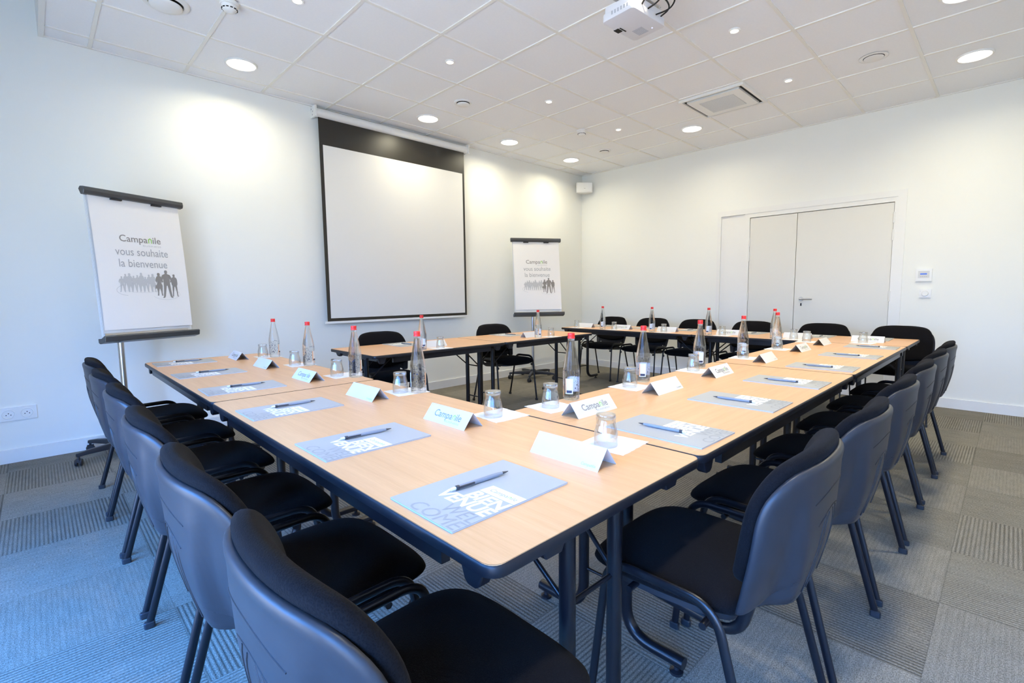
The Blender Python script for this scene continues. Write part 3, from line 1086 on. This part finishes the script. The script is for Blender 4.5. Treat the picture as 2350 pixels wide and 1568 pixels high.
# prototypes, built in the seated person's frame (x right, y forward, z up from table top)
def make_folder():
    t = thing('welcome_folder', '', 'folder')
    w, h = .225/2, .336/2
    bm = BM(); box(bm, -w+.001, w-.001, -h+.001, h-.001, 0.0003, .003); obj('inner_pages', bm, 'paper', t)
    bm = BM(); box(bm, -w, w, -h, h, .003, .0042); box(bm, -w, w, -h, h, 0, .0005)
    obj('cover', bm, 'folder', t)
    bm = BM()
    z = .0045
    right = w-.001
    bx0 = right-.112
    for q in ([(bx0, -.007), (right, -.007), (right, .032), (bx0+.003, .032)],):
        bm.faces.new([bm.verts.new((a, b, z)) for a, b in q])
    put_text(bm, 'BIEN', right, -.047, .052, 0, width=.116, align='R', bold=.035, z=z, shear=.12)
    put_text(bm, 'VENUE', right, -.087, .052, 0, width=.168, align='R', bold=.035, z=z, shear=.12)
    obj('white_title', bm, 'fwhite', t)
    bm = BM()
    put_text(bm, 'WEL', right, -.125, .050, 0, width=.100, align='R', bold=0.0, z=z, shear=.12)
    put_text(bm, 'COME', right, -.164, .050, 0, width=.160, align='R', bold=0.0, z=z, shear=.12)
    obj('grey_title', bm, 'fgrey', t)
    bm = BM()
    logo(bm, bx0+.018, .006, .084)
    xf(bm, Matrix.Translation((0, 0, z+.0003)))
    obj('logo', bm, ['ink2', 'green'], t)
    return t

def make_pen():
    t = thing('ballpoint_pen', '', 'pen')
    rot = Matrix.Translation((0, 0, .0055)) @ Matrix.Rotation(-PI/2, 4, 'X') @ Matrix.Diagonal((1.05, 1.05, 1.08, 1))   # along +y
    bm = BM(); lathe(bm, [(.0046, -.058), (.0048, -.02), (.0052, .03), (.0048, .048), (.0036, .060)], 14); xf(bm, rot); obj('barrel', bm, 'pen', t, 50)
    bm = BM(); lathe(bm, [(.0036, .060), (.0020, .070), (.0006, .078)], 12); xf(bm, rot); obj('tip', bm, 'pen2', t, 50)
    bm = BM(); lathe(bm, [(.0042, -.066), (.0052, -.065), (.0052, -.058), (.0046, -.057)], 12); xf(bm, rot); obj('collar', bm, 'pen2', t, 50)
    bm = BM(); lathe(bm, [(.0030, -.078), (.0036, -.076), (.0036, -.066)], 12); xf(bm, rot); obj('push_button', bm, 'labelw', t, 50)
    bm = BM(); box(bm, .0040, .0072, -.064, -.022, .0045, .0090); obj('clip', bm, 'pen2', t)
    return t

def make_card(big):
    t = thing('tent_card', '', 'name card')
    L, b, h = .235/2, .041, .052
    th = .0006
    bm = BM()
    sl = Vector((0, b, h)).normalized()
    nrm = Vector((0, -h, b)).normalized()
    for s in (-1, 1):
        q = [(-L, s*b, 0), (L, s*b, 0), (L, 0, h), (-L, 0, h)]
        n = Vector((0, s*h, b)).normalized()*th
        lo = [bm.verts.new(Vector(p)) for p in q]; hi = [bm.verts.new(Vector(p)-n) for p in q]
        for f in (lo, hi[::-1]):
            bm.faces.new(f)
        for i in range(4):
            bm.faces.new((lo[i], lo[(i+1) % 4], hi[(i+1) % 4], hi[i]))
    bmesh.ops.recalc_face_normals(bm, faces=bm.faces)
    obj('folded_card', bm, 'paper', t)
    bm = BM()
    for s in (-1, 1):
        q = BM()
        if big:
            sc = logo(q, -.072, .024, .150)
            put_text(q, 'BUSINESS', .078, .011, .009, 2, width=.078, align='R')
        else:
            logo(q, .060, .008, .046, gi=2)
        # near face is read by the seated person (from -y), far face from the other side
        xf(q, frame_mtx(Vector((0, s*b, 0))+Vector((0, s*h, b)).normalized()*.0004, (-s, 0, 0), (0, -s*b, h)))
        q.to_mesh(tmp); bm.from_mesh(tmp); q.free()
    obj('logo', bm, ['ink', 'green', 'ink2'], t)
    return t

def make_napkin():
    bm = BM()
    n = 14; w = .078
    rng = random.Random(3)
    pts = []
    for i in range(4*n):
        s, k = divmod(i, n)
        u = -w+2*w*k/n
        j = w+rng.uniform(-.0022, .0012)
        pts.append([(u, -j), (j, u), (-u, j), (-j, -u)][s])
    prism(bm, pts, 0, .0012)
    return obj('paper_napkin', bm, 'napkin')

def make_tumbler():
    """upside-down tumbler: rim on the napkin, thick foot on top"""
    t = thing('drinking_glass', '', 'glass')
    bm = BM()
    out = [(.0335, 0), (.0345, .003), (.0352, .012), (.0350, .026), (.0335, .040), (.0308, .053), (.0285, .062), (.0275, .070), (.0278, .078), (.0290, .085), (.0295, .090), (.0285, .0940), (.0001, .0945)]
    inn = [(.0001, .079), (.022, .078), (.0250, .070), (.0262, .061), (.0288, .052), (.0314, .040), (.0330, .026), (.0332, .012), (.0325, .002), (.0335, 0)]
    lathe(bm, out, 40, cap=False, flute=lambda z: .022 if .035 < z < .088 else 0)
    lathe(bm, inn, 30, cap=False)
    obj('glass_body', bm, 'tumbler', t, 60)
    bm = BM(); lathe(bm, [(.0001, .0805), (.0255, .0810), (.0272, .0850), (.0276, .0890), (.0262, .0925), (.0001, .0930)], 30, cap=False, flute=lambda z: .02)
    obj('glass_foot', bm, 'bottle', t, 40)
    return t

def make_bottle():
    t = thing('water_bottle', '', 'bottle')
    bm = BM()
    prof = [(.0001, .002), (.026, .0), (.0325, .002), (.0348, .008), (.0350, .02), (.0350, .110), (.0352, .122), (.0345, .132), (.0300, .160), (.0235, .195), (.0170, .228), (.0138, .246), (.0132, .250), (.0140, .253), (.0140, .266), (.0001, .266)]
    lathe(bm, prof, 40, cap=False)
    obj('bottle_glass', bm, 'bottle', t, 60)
    bm = BM()
    lathe(bm, [(.0001, .2585), (.0152, .2585), (.0154, .264), (.0140, .266), (.0140, .268), (.0148, .270), (.0148, .2785), (.0135, .281), (.0001, .281)], 24, cap=True)
    obj('cap', bm, 'red', t, 40)
    # label patches printed on the glass
    bm = BM()
    def patch(a0, a1, z0, z1, mi, r=.03535, n=8):
        vs = [[bm.verts.new((r*math.cos(R(a0+(a1-a0)*k/n)), r*math.sin(R(a0+(a1-a0)*k/n)), z)) for k in range(n+1)] for z in (z0, z1)]
        for k in range(n):
            f = bm.faces.new((vs[0][k], vs[0][k+1], vs[1][k+1], vs[1][k])); f.material_index = mi
    for base in (0, 180):
        patch(base-27, base+27, .030, .094, 0)
        patch(base-20, base+20, .034, .045, 1, r=.0355)
        patch(base-27, base-17, .034, .094, 2, r=.0355)
    rng = random.Random(5)
    for base in (90, 270):
        for k in range(44):
            a = base-56+110*rng.random(); z = .030+.070*rng.random()
            patch(a, a+rng.choice((2, 3, 6)), z, z+rng.choice((.0015, .003, .006)), 1, r=.0353, n=1)
    for k in range(30):
        a = 360*rng.random(); z = .108+.014*rng.random()
        patch(a, a+rng.choice((2, 4, 7)), z, z+rng.choice((.0012, .003)), 1, r=.0355, n=1)
    obj('label', bm, ['labelw', 'blue', 'orange'], t)
    return t

folder, pen = make_folder(), make_pen()
card_big, card_small = make_card(True), make_card(False)
napkin, glass, bottle = make_napkin(), make_tumbler(), make_bottle()
tag(napkin, '', 'napkin')

def where(side, i, n):
    if side == 'D':
        return ('left short table by the screen', 'right short table by the screen')[i]
    nm = {'A': 'left table row', 'B': 'front table row', 'C': 'door side table'}[side]
    if side == 'C':
        return nm + ', %s seat from the right' % ORD[i]
    return nm + ', %s seat from camera' % ORD[i]

fresh = {}
def place(proto, side, s, r, f, dz, da, label, group):
    fn, rz = seat_frame(side, s)
    x, y = fn(r, f)
    if proto.name not in fresh:
        fresh[proto.name] = 1
        o = proto
        o.location = (x, y, TZ+dz); o.rotation_euler = (0, 0, rz+R(da)); o['label'] = label; o['group'] = group
    else:
        o = dup(proto, (x, y, TZ+dz), rz+R(da), label, group)
    return o

# per side: seat coordinates for folder, card, glass (world coordinate along the row) and card kind
rows = {
    'A': dict(fold=[-4.224, -3.665, -3.049, -2.420, -1.770, -1.110], card=[-4.226, -3.688, -3.067, -2.409, -1.740, -1.140],
              gl=[-4.232, -3.735, -3.095, -2.430, -1.810, -1.190], kinds='sbsbsb', bot=[None, None, -3.155, -2.535, -1.895, -1.262]),
    'B': dict(fold=[-4.998, -4.420, -3.830, -3.190, -2.500, -1.800], card=[-4.970, -4.423, -3.840, -3.124, -2.385, -1.800],
              gl=[-5.02, -4.457, -3.806, -3.079, -2.399, -1.660], kinds='bsbsbs', bot=[-4.854, -4.290, -3.665, -3.010, -2.330, None]),
    'C': dict(fold=[-4.187, -3.734, -3.110, -2.400, -1.811, -1.180], card=[-4.182, -3.630, -2.983, -2.290, -1.690, -1.129],
              gl=[-4.173, -3.641, -2.980, -2.328, -1.670, -1.094], kinds='bsbsbs', bot=[None, None, -3.480, -2.846, -2.193, -1.519]),
    'D': dict(fold=[-4.12, -2.84], card=[-4.029, -2.82], gl=[-4.066, -2.686], kinds='ss', bot=[-4.235, -2.870]),
}
rows['C']['bot'] = [None, None, -3.480, -2.846, -2.193, -1.519]
rr = random.Random(11)
for side in 'ABCD':
    d = rows[side]
    n = len(d['fold'])
    for i in range(n):
        w = where(side, i, n)
        ja = rr.uniform(-1.5, 1.5)
        place(folder, side, d['fold'][i], 0, .197 if side in 'AB' else .19, 0, ja, 'grey folder with white title, %s' % w, 'grey welcome folders')
        place(pen, side, d['fold'][i], {'A': -.034, 'B': -.018}.get(side, -.02), {'A': .222, 'B': .212}.get(side, .22), .0045, {'A': -3.0, 'B': 2.5}.get(side, 4)+ja, 'pen lying on a grey folder, %s' % w, 'pens on the folders')
        k = d['kinds'][i]
        place(card_big if k == 'b' else card_small, side, d['card'][i], 0, .513 if side in 'AC' else .535, 0, rr.uniform(-1.5, 1.5),
              ('folded white card with large logo, %s' if k == 'b' else 'folded white card, nearly blank, %s') % w, 'folded cards')
        gf = .664 if side in 'AC' else .69
        na = rr.uniform(-6, 6)
        place(napkin, side, d['gl'][i], {'A': .003, 'B': .01}.get(side, 0), gf+.03*(side == 'A'), 0, na, 'white paper napkin under a glass, %s' % w, 'paper napkins')
        place(glass, side, d['gl'][i], 0, gf, .0012, rr.uniform(0, 90), 'upturned clear drinking glass, %s' % w, 'upturned drinking glasses')
bl = {'A': ['', '', 'red capped glass water bottle on the left table row, nearest the camera of that row',
            'red capped glass water bottle on the left table row, second from the camera',
            'red capped glass water bottle on the left table row, third from the camera',
            'red capped glass water bottle on the left table row, far end'],
      'B': ['red capped glass water bottle on the front table row, nearest the camera', 'red capped glass water bottle on the front table row, second from the camera',
            'red capped glass water bottle on the front table row, third from the camera', 'red capped glass water bottle on the front table row, fourth from the camera',
            'red capped glass water bottle on the front table row, farthest from the camera'],
      'C': ['', '', 'red capped glass water bottle on the door side table, rightmost there', 'red capped glass water bottle on the door side table, second from right',
            'red capped glass water bottle on the door side table, third from right', 'red capped glass water bottle on the door side table, leftmost by the corner'],
      'D': ['red capped glass water bottle on the left short table by the screen', 'red capped glass water bottle in front of the far flip chart']}
for side in 'ABCD':
    for i, s in enumerate(rows[side]['bot']):
        if s is None:
            continue
        place(bottle, side, s, 0, {'A': .722, 'B': .722, 'C': .69, 'D': .68}[side], 0, {'A': 45, 'B': -150, 'C': 100, 'D': -100}[side]+rr.uniform(-10, 10), bl[side][i], 'glass water bottles')

# ================================================================== FLIP CHARTS
def person_poly(kind):
    if kind == 'man':
        half = [(.00, 1.0), (.045, .985), (.055, .93), (.035, .875), (.05, .86), (.13, .83), (.165, .77), (.20, .66), (.15, .56), (.115, .565), (.14, .64), (.115, .70), (.11, .56), (.115, .47), (.13, .25), (.155, .05), (.19, .0), (.12, .0), (.085, .06), (.05, .25), (.015, .44)]
    elif kind == 'woman':
        half = [(.00, 1.0), (.05, .985), (.065, .90), (.04, .865), (.09, .84), (.12, .78), (.16, .66), (.11, .56), (.09, .60), (.08, .66), (.085, .56), (.13, .44), (.12, .30), (.10, .12), (.12, .0), (.06, .0), (.04, .2), (.01, .30)]
    else:
        half = [(.00, 1.0), (.045, .985), (.05, .92), (.035, .875), (.10, .84), (.13, .76), (.135, .60), (.12, .50), (.10, .50), (.105, .44), (.11, .2), (.12, .03), (.15, .0), (.08, .0), (.06, .2), (.012, .44)]
    return [(x, y) for x, y in half] + [(-x, y) for x, y in half[1:][::-1]]

def flat_poly(bm, pts, mi):
    vs = [bm.verts.new((x, y, 0)) for x, y in pts]
    f = bm.faces.new(vs); f.material_index = mi
    bmesh.ops.triangulate(bm, faces=[f])

def arc_band(bm, cx, cy, rx, ry, a0, a1, w, mi, n=40):
    prev = None
    for k in range(n+1):
        a = R(a0+(a1-a0)*k/n)
        p = (bm.verts.new((cx+(rx-w)*math.cos(a), cy+(ry-w)*math.sin(a), 0)), bm.verts.new((cx+(rx+w)*math.cos(a), cy+(ry+w)*math.sin(a), 0)))
        if prev:
            f = bm.faces.new((prev[0], prev[1], p[1], p[0])); f.material_index = mi
        prev = p

def make_flipchart(label, pole, center, yaw, tilt, wd, arm_rot):
    """origin at the pole foot; the board's bottom centre is given in world coordinates"""
    t = thing('flip_chart', label, 'flip chart', (pole[0], pole[1], 0))
    Hh = 1.05
    r = Vector((math.cos(yaw), math.sin(yaw), 0)); nf = Vector((math.sin(yaw), -math.cos(yaw), 0))
    up = Vector((0, 0, 1))*math.cos(tilt)-nf*math.sin(tilt)
    o = Vector((center[0]-pole[0], center[1]-pole[1], center[2]))
    m = frame_mtx(o, r, up)          # local x right, y up, z towards viewer
    def add(name, bm, mats, par=t, sm=None):
        xf(bm, m); return obj(name, bm, mats, par, sm)
    w = wd/2
    bm = BM(); box(bm, -w+.012, w-.012, .015, Hh-.02, -.022, -.006); bevel(bm, .003, 1); board = add('board', bm, 'board')
    bm = BM(); box(bm, -w+.014, w-.030, .045, Hh-.045, -.005, .001); add('paper_pad', bm, 'paper')
    # top sheet with a slight belly and a lifted lower corner
    bm = BM()
    nx, ny = 14, 20
    gr = []
    sx0, sx1, sy0, sy1 = -w+.020, w-.018, .066, Hh-.035
    def sheet_z(x, y):
        u = (x-sx0)/(sx1-sx0); v = (y-sy0)/(sy1-sy0)
        return .004+.010*math.sin(PI*v)*.6+.012*(1-v)*u*u+.003*math.sin(6*u+3*v)*(1-v)
    for j in range(ny+1):
        gr.append([bm.verts.new((sx0+(sx1-sx0)*i/nx, sy0+(sy1-sy0)*j/ny, sheet_z(sx0+(sx1-sx0)*i/nx, sy0+(sy1-sy0)*j/ny))) for i in range(nx+1)])
    for j in range(ny):
        for i in range(nx):
            bm.faces.new((gr[j][i], gr[j][i+1], gr[j+1][i+1], gr[j+1][i]))
    sheet = add('top_sheet', bm, 'sheet', sm=180)
    # rails
    bm = BM()
    prism(bm, [(-.006, Hh-.045), (.026, Hh-.040), (.034, Hh-.020), (.030, Hh+.006), (-.006, Hh+.012), (-.024, Hh-.005)], -w-.012, w+.012)
    xf(bm, Matrix(((0, 0, 1, 0), (0, 1, 0, 0), (1, 0, 0, 0), (0, 0, 0, 1)))); bevel(bm, .003, 1)
    bmesh.ops.recalc_face_normals(bm, faces=bm.faces)
    add('clamp_rail', bm, 'rail')
    for s in (-1, 1):
        bm = BM()
        q = Matrix.Translation((s*w*.42, Hh-.052, .014))
        box(bm, -.035, .035, -.004, .006, -.008, .010, 0, q)
        add('hanging_hook', bm, 'edge')
    bm = BM()
    prism(bm, [(-.024, .010), (.008, .010), (.050, .030), (.060, .022), (.052, -.014), (-.010, -.028), (-.024, -.020)], -w-.012, w+.012)
    xf(bm, Matrix(((0, 0, 1, 0), (0, 1, 0, 0), (1, 0, 0, 0), (0, 0, 0, 1)))); bevel(bm, .003, 1)
    bmesh.ops.recalc_face_normals(bm, faces=bm.faces)
    add('pen_tray', bm, 'rail')
    bm = BM(); box(bm, -w+.02, w-.05, .030, .044, -.004, .006); add('lower_sheet_edge', bm, 'chrome')
    # print on the sheet
    k = (sx1-sx0)/.62
    def printed(name, bm, mats):
        for v in bm.verts:
            v.co.z = sheet_z(v.co.x, v.co.y)+.0012
        xf(bm, m)
        obj(name, bm, mats, sheet)
    bm = BM()
    logo(bm, -.145*k, .705, .285*k, 0, 1)
    put_text(bm, 'BUSINESS', .140*k, .678, .015, 2, width=.13*k, align='R')
    printed('logo', bm, ['brown', 'green', 'ink3'])
    bm = BM()
    put_text(bm, 'vous souhaite', 0, .605, .082, 0, width=.365*k, align='C')
    printed('welcome_text', bm, ['ink2'])
    bm = BM()
    put_text(bm, 'la bienvenue', 0, .520, .082, 0, width=.335*k, align='C')
    printed('welcome_text', bm, ['ink2'])
    bm = BM()
    for i in range(9):
        x = -.165+.027*i
        hh = .115+.012*((i*7) % 3)
        kind = ('man', 'other', 'woman')[i % 3]
        flat_poly(bm, [(x*k+a*hh*.95, .335+(i % 2)*.006+b*hh) for a, b in person_poly(kind)], 0)
    printed('pale_silhouettes', bm, ['ink3'])
    bm = BM()
    for x, hh, kind, y0 in ((.094, .175, 'woman', .308), (.150, .215, 'man', .290), (.207, .175, 'other', .300)):
        flat_poly(bm, [(x*k+a*hh*.98, y0+b*hh) for a, b in person_poly(kind)], 0)
    flat_poly(bm, [(.060*k, .362), (.088*k, .362), (.088*k, .388), (.060*k, .388)], 0)
    printed('dark_silhouettes', bm, ['brown'])
    bm = BM()
    arc_band(bm, -.12*k, .350, .085*k, .040, 100, 260, .0008, 0)
    arc_band(bm, .140*k, .318, .100*k, .042, -160, 50, .0008, 1)
    arc_band(bm, -.03*k, .372, .150*k, .040, 210, 330, .0006, 1)
    printed('swirl_line', bm, ['ink2', 'ink3'])
    # pole behind the board
    behind = o-nf*.04
    bm = BM(); tube(bm, [(0, 0, .055), (0, 0, center[2]+.30)], .020, n=18)
    obj('pole', bm, 'chrome', t, 50)
    bm = BM(); tube(bm, [(0, 0, .06), (0, 0, .20)], .027, n=18); obj('pole_sleeve', bm, 'chrome', t, 50)
    a = m @ Vector((0, .20, -.022)); b = m @ Vector((0, .30, -.022))
    bm = BM()
    tube(bm, [Vector((0, 0, a.z)), a], .014, n=10); tube(bm, [Vector((0, 0, b.z-.02)), b], .014, n=10)
    obj('board_bracket', bm, 'rail', t, 50)
    # five-star base on castors
    bm = BM(); lathe(bm, [(.035, .05), (.042, .06), (.042, .115), (.030, .130)], 20)
    hub = obj('base_hub', bm, 'plastic', t, 40)
    for q in range(5):
        an = arm_rot+2*PI*q/5
        rot = Matrix.Rotation(an, 4, 'Z')
        bm = BM()
        pr = [(.0, .068, .026, .046), (.12, .078, .023, .036), (.27, .076, .018, .026), (.335, .070, .015, .020)]
        rings = [[bm.verts.new((x, sy*wy, z+sz*hz)) for sy, sz in ((-1, -.6), (1, -.6), (.8, .6), (-.8, .6))] for x, z, wy, hz in [(p[0], p[1]+.01, p[2], p[3]) for p in pr]]
        for r1, r2 in zip(rings, rings[1:]):
            for kk in range(4):
                bm.faces.new((r1[kk], r1[(kk+1) % 4], r2[(kk+1) % 4], r2[kk]))
        bm.faces.new(rings[0][::-1]); bm.faces.new(rings[-1])
        bmesh.ops.recalc_face_normals(bm, faces=bm.faces)
        bevel(bm, .005, 2)
        xf(bm, rot)
        arm = obj('base_arm', bm, 'plastic', t, 40)
        bm = BM()
        x = .325
        for sy in (-1, 1):
            qq = BM(); lathe(qq, [(.012, 0), (.025, .003), (.027, .010), (.024, .016), (.010, .018)], 18)
            xf(qq, Matrix.Translation((x, sy*.004, .027)) @ Matrix.Rotation(-sy*PI/2, 4, 'X'))
            qq.to_mesh(tmp); bm.from_mesh(tmp); qq.free()
        tube(bm, [(x, 0, .027), (x, 0, .078)], .008, n=10)
        box(bm, x-.02, x+.02, -.006, .006, .030, .056)
        bmesh.ops.recalc_face_normals(bm, faces=bm.faces)
        xf(bm, Matrix.Translation(rot @ Vector((x, 0, 0))) @ Matrix.Rotation(an+.9, 4, 'Z') @ Matrix.Translation((-x, 0, 0)))
        obj('castor', bm, 'plastic', arm, 40)
    return t

make_flipchart('large flip chart with printed welcome message at left beside the long wall', (-5.995, -.335), (-5.815, -.43, .889), R(25), R(3.5), .66, R(203))
make_flipchart('smaller looking flip chart with welcome message near the far room corner', (-1.55, -.36), (-1.52, -.45, .896), R(-32), R(8.5), .69, R(215))
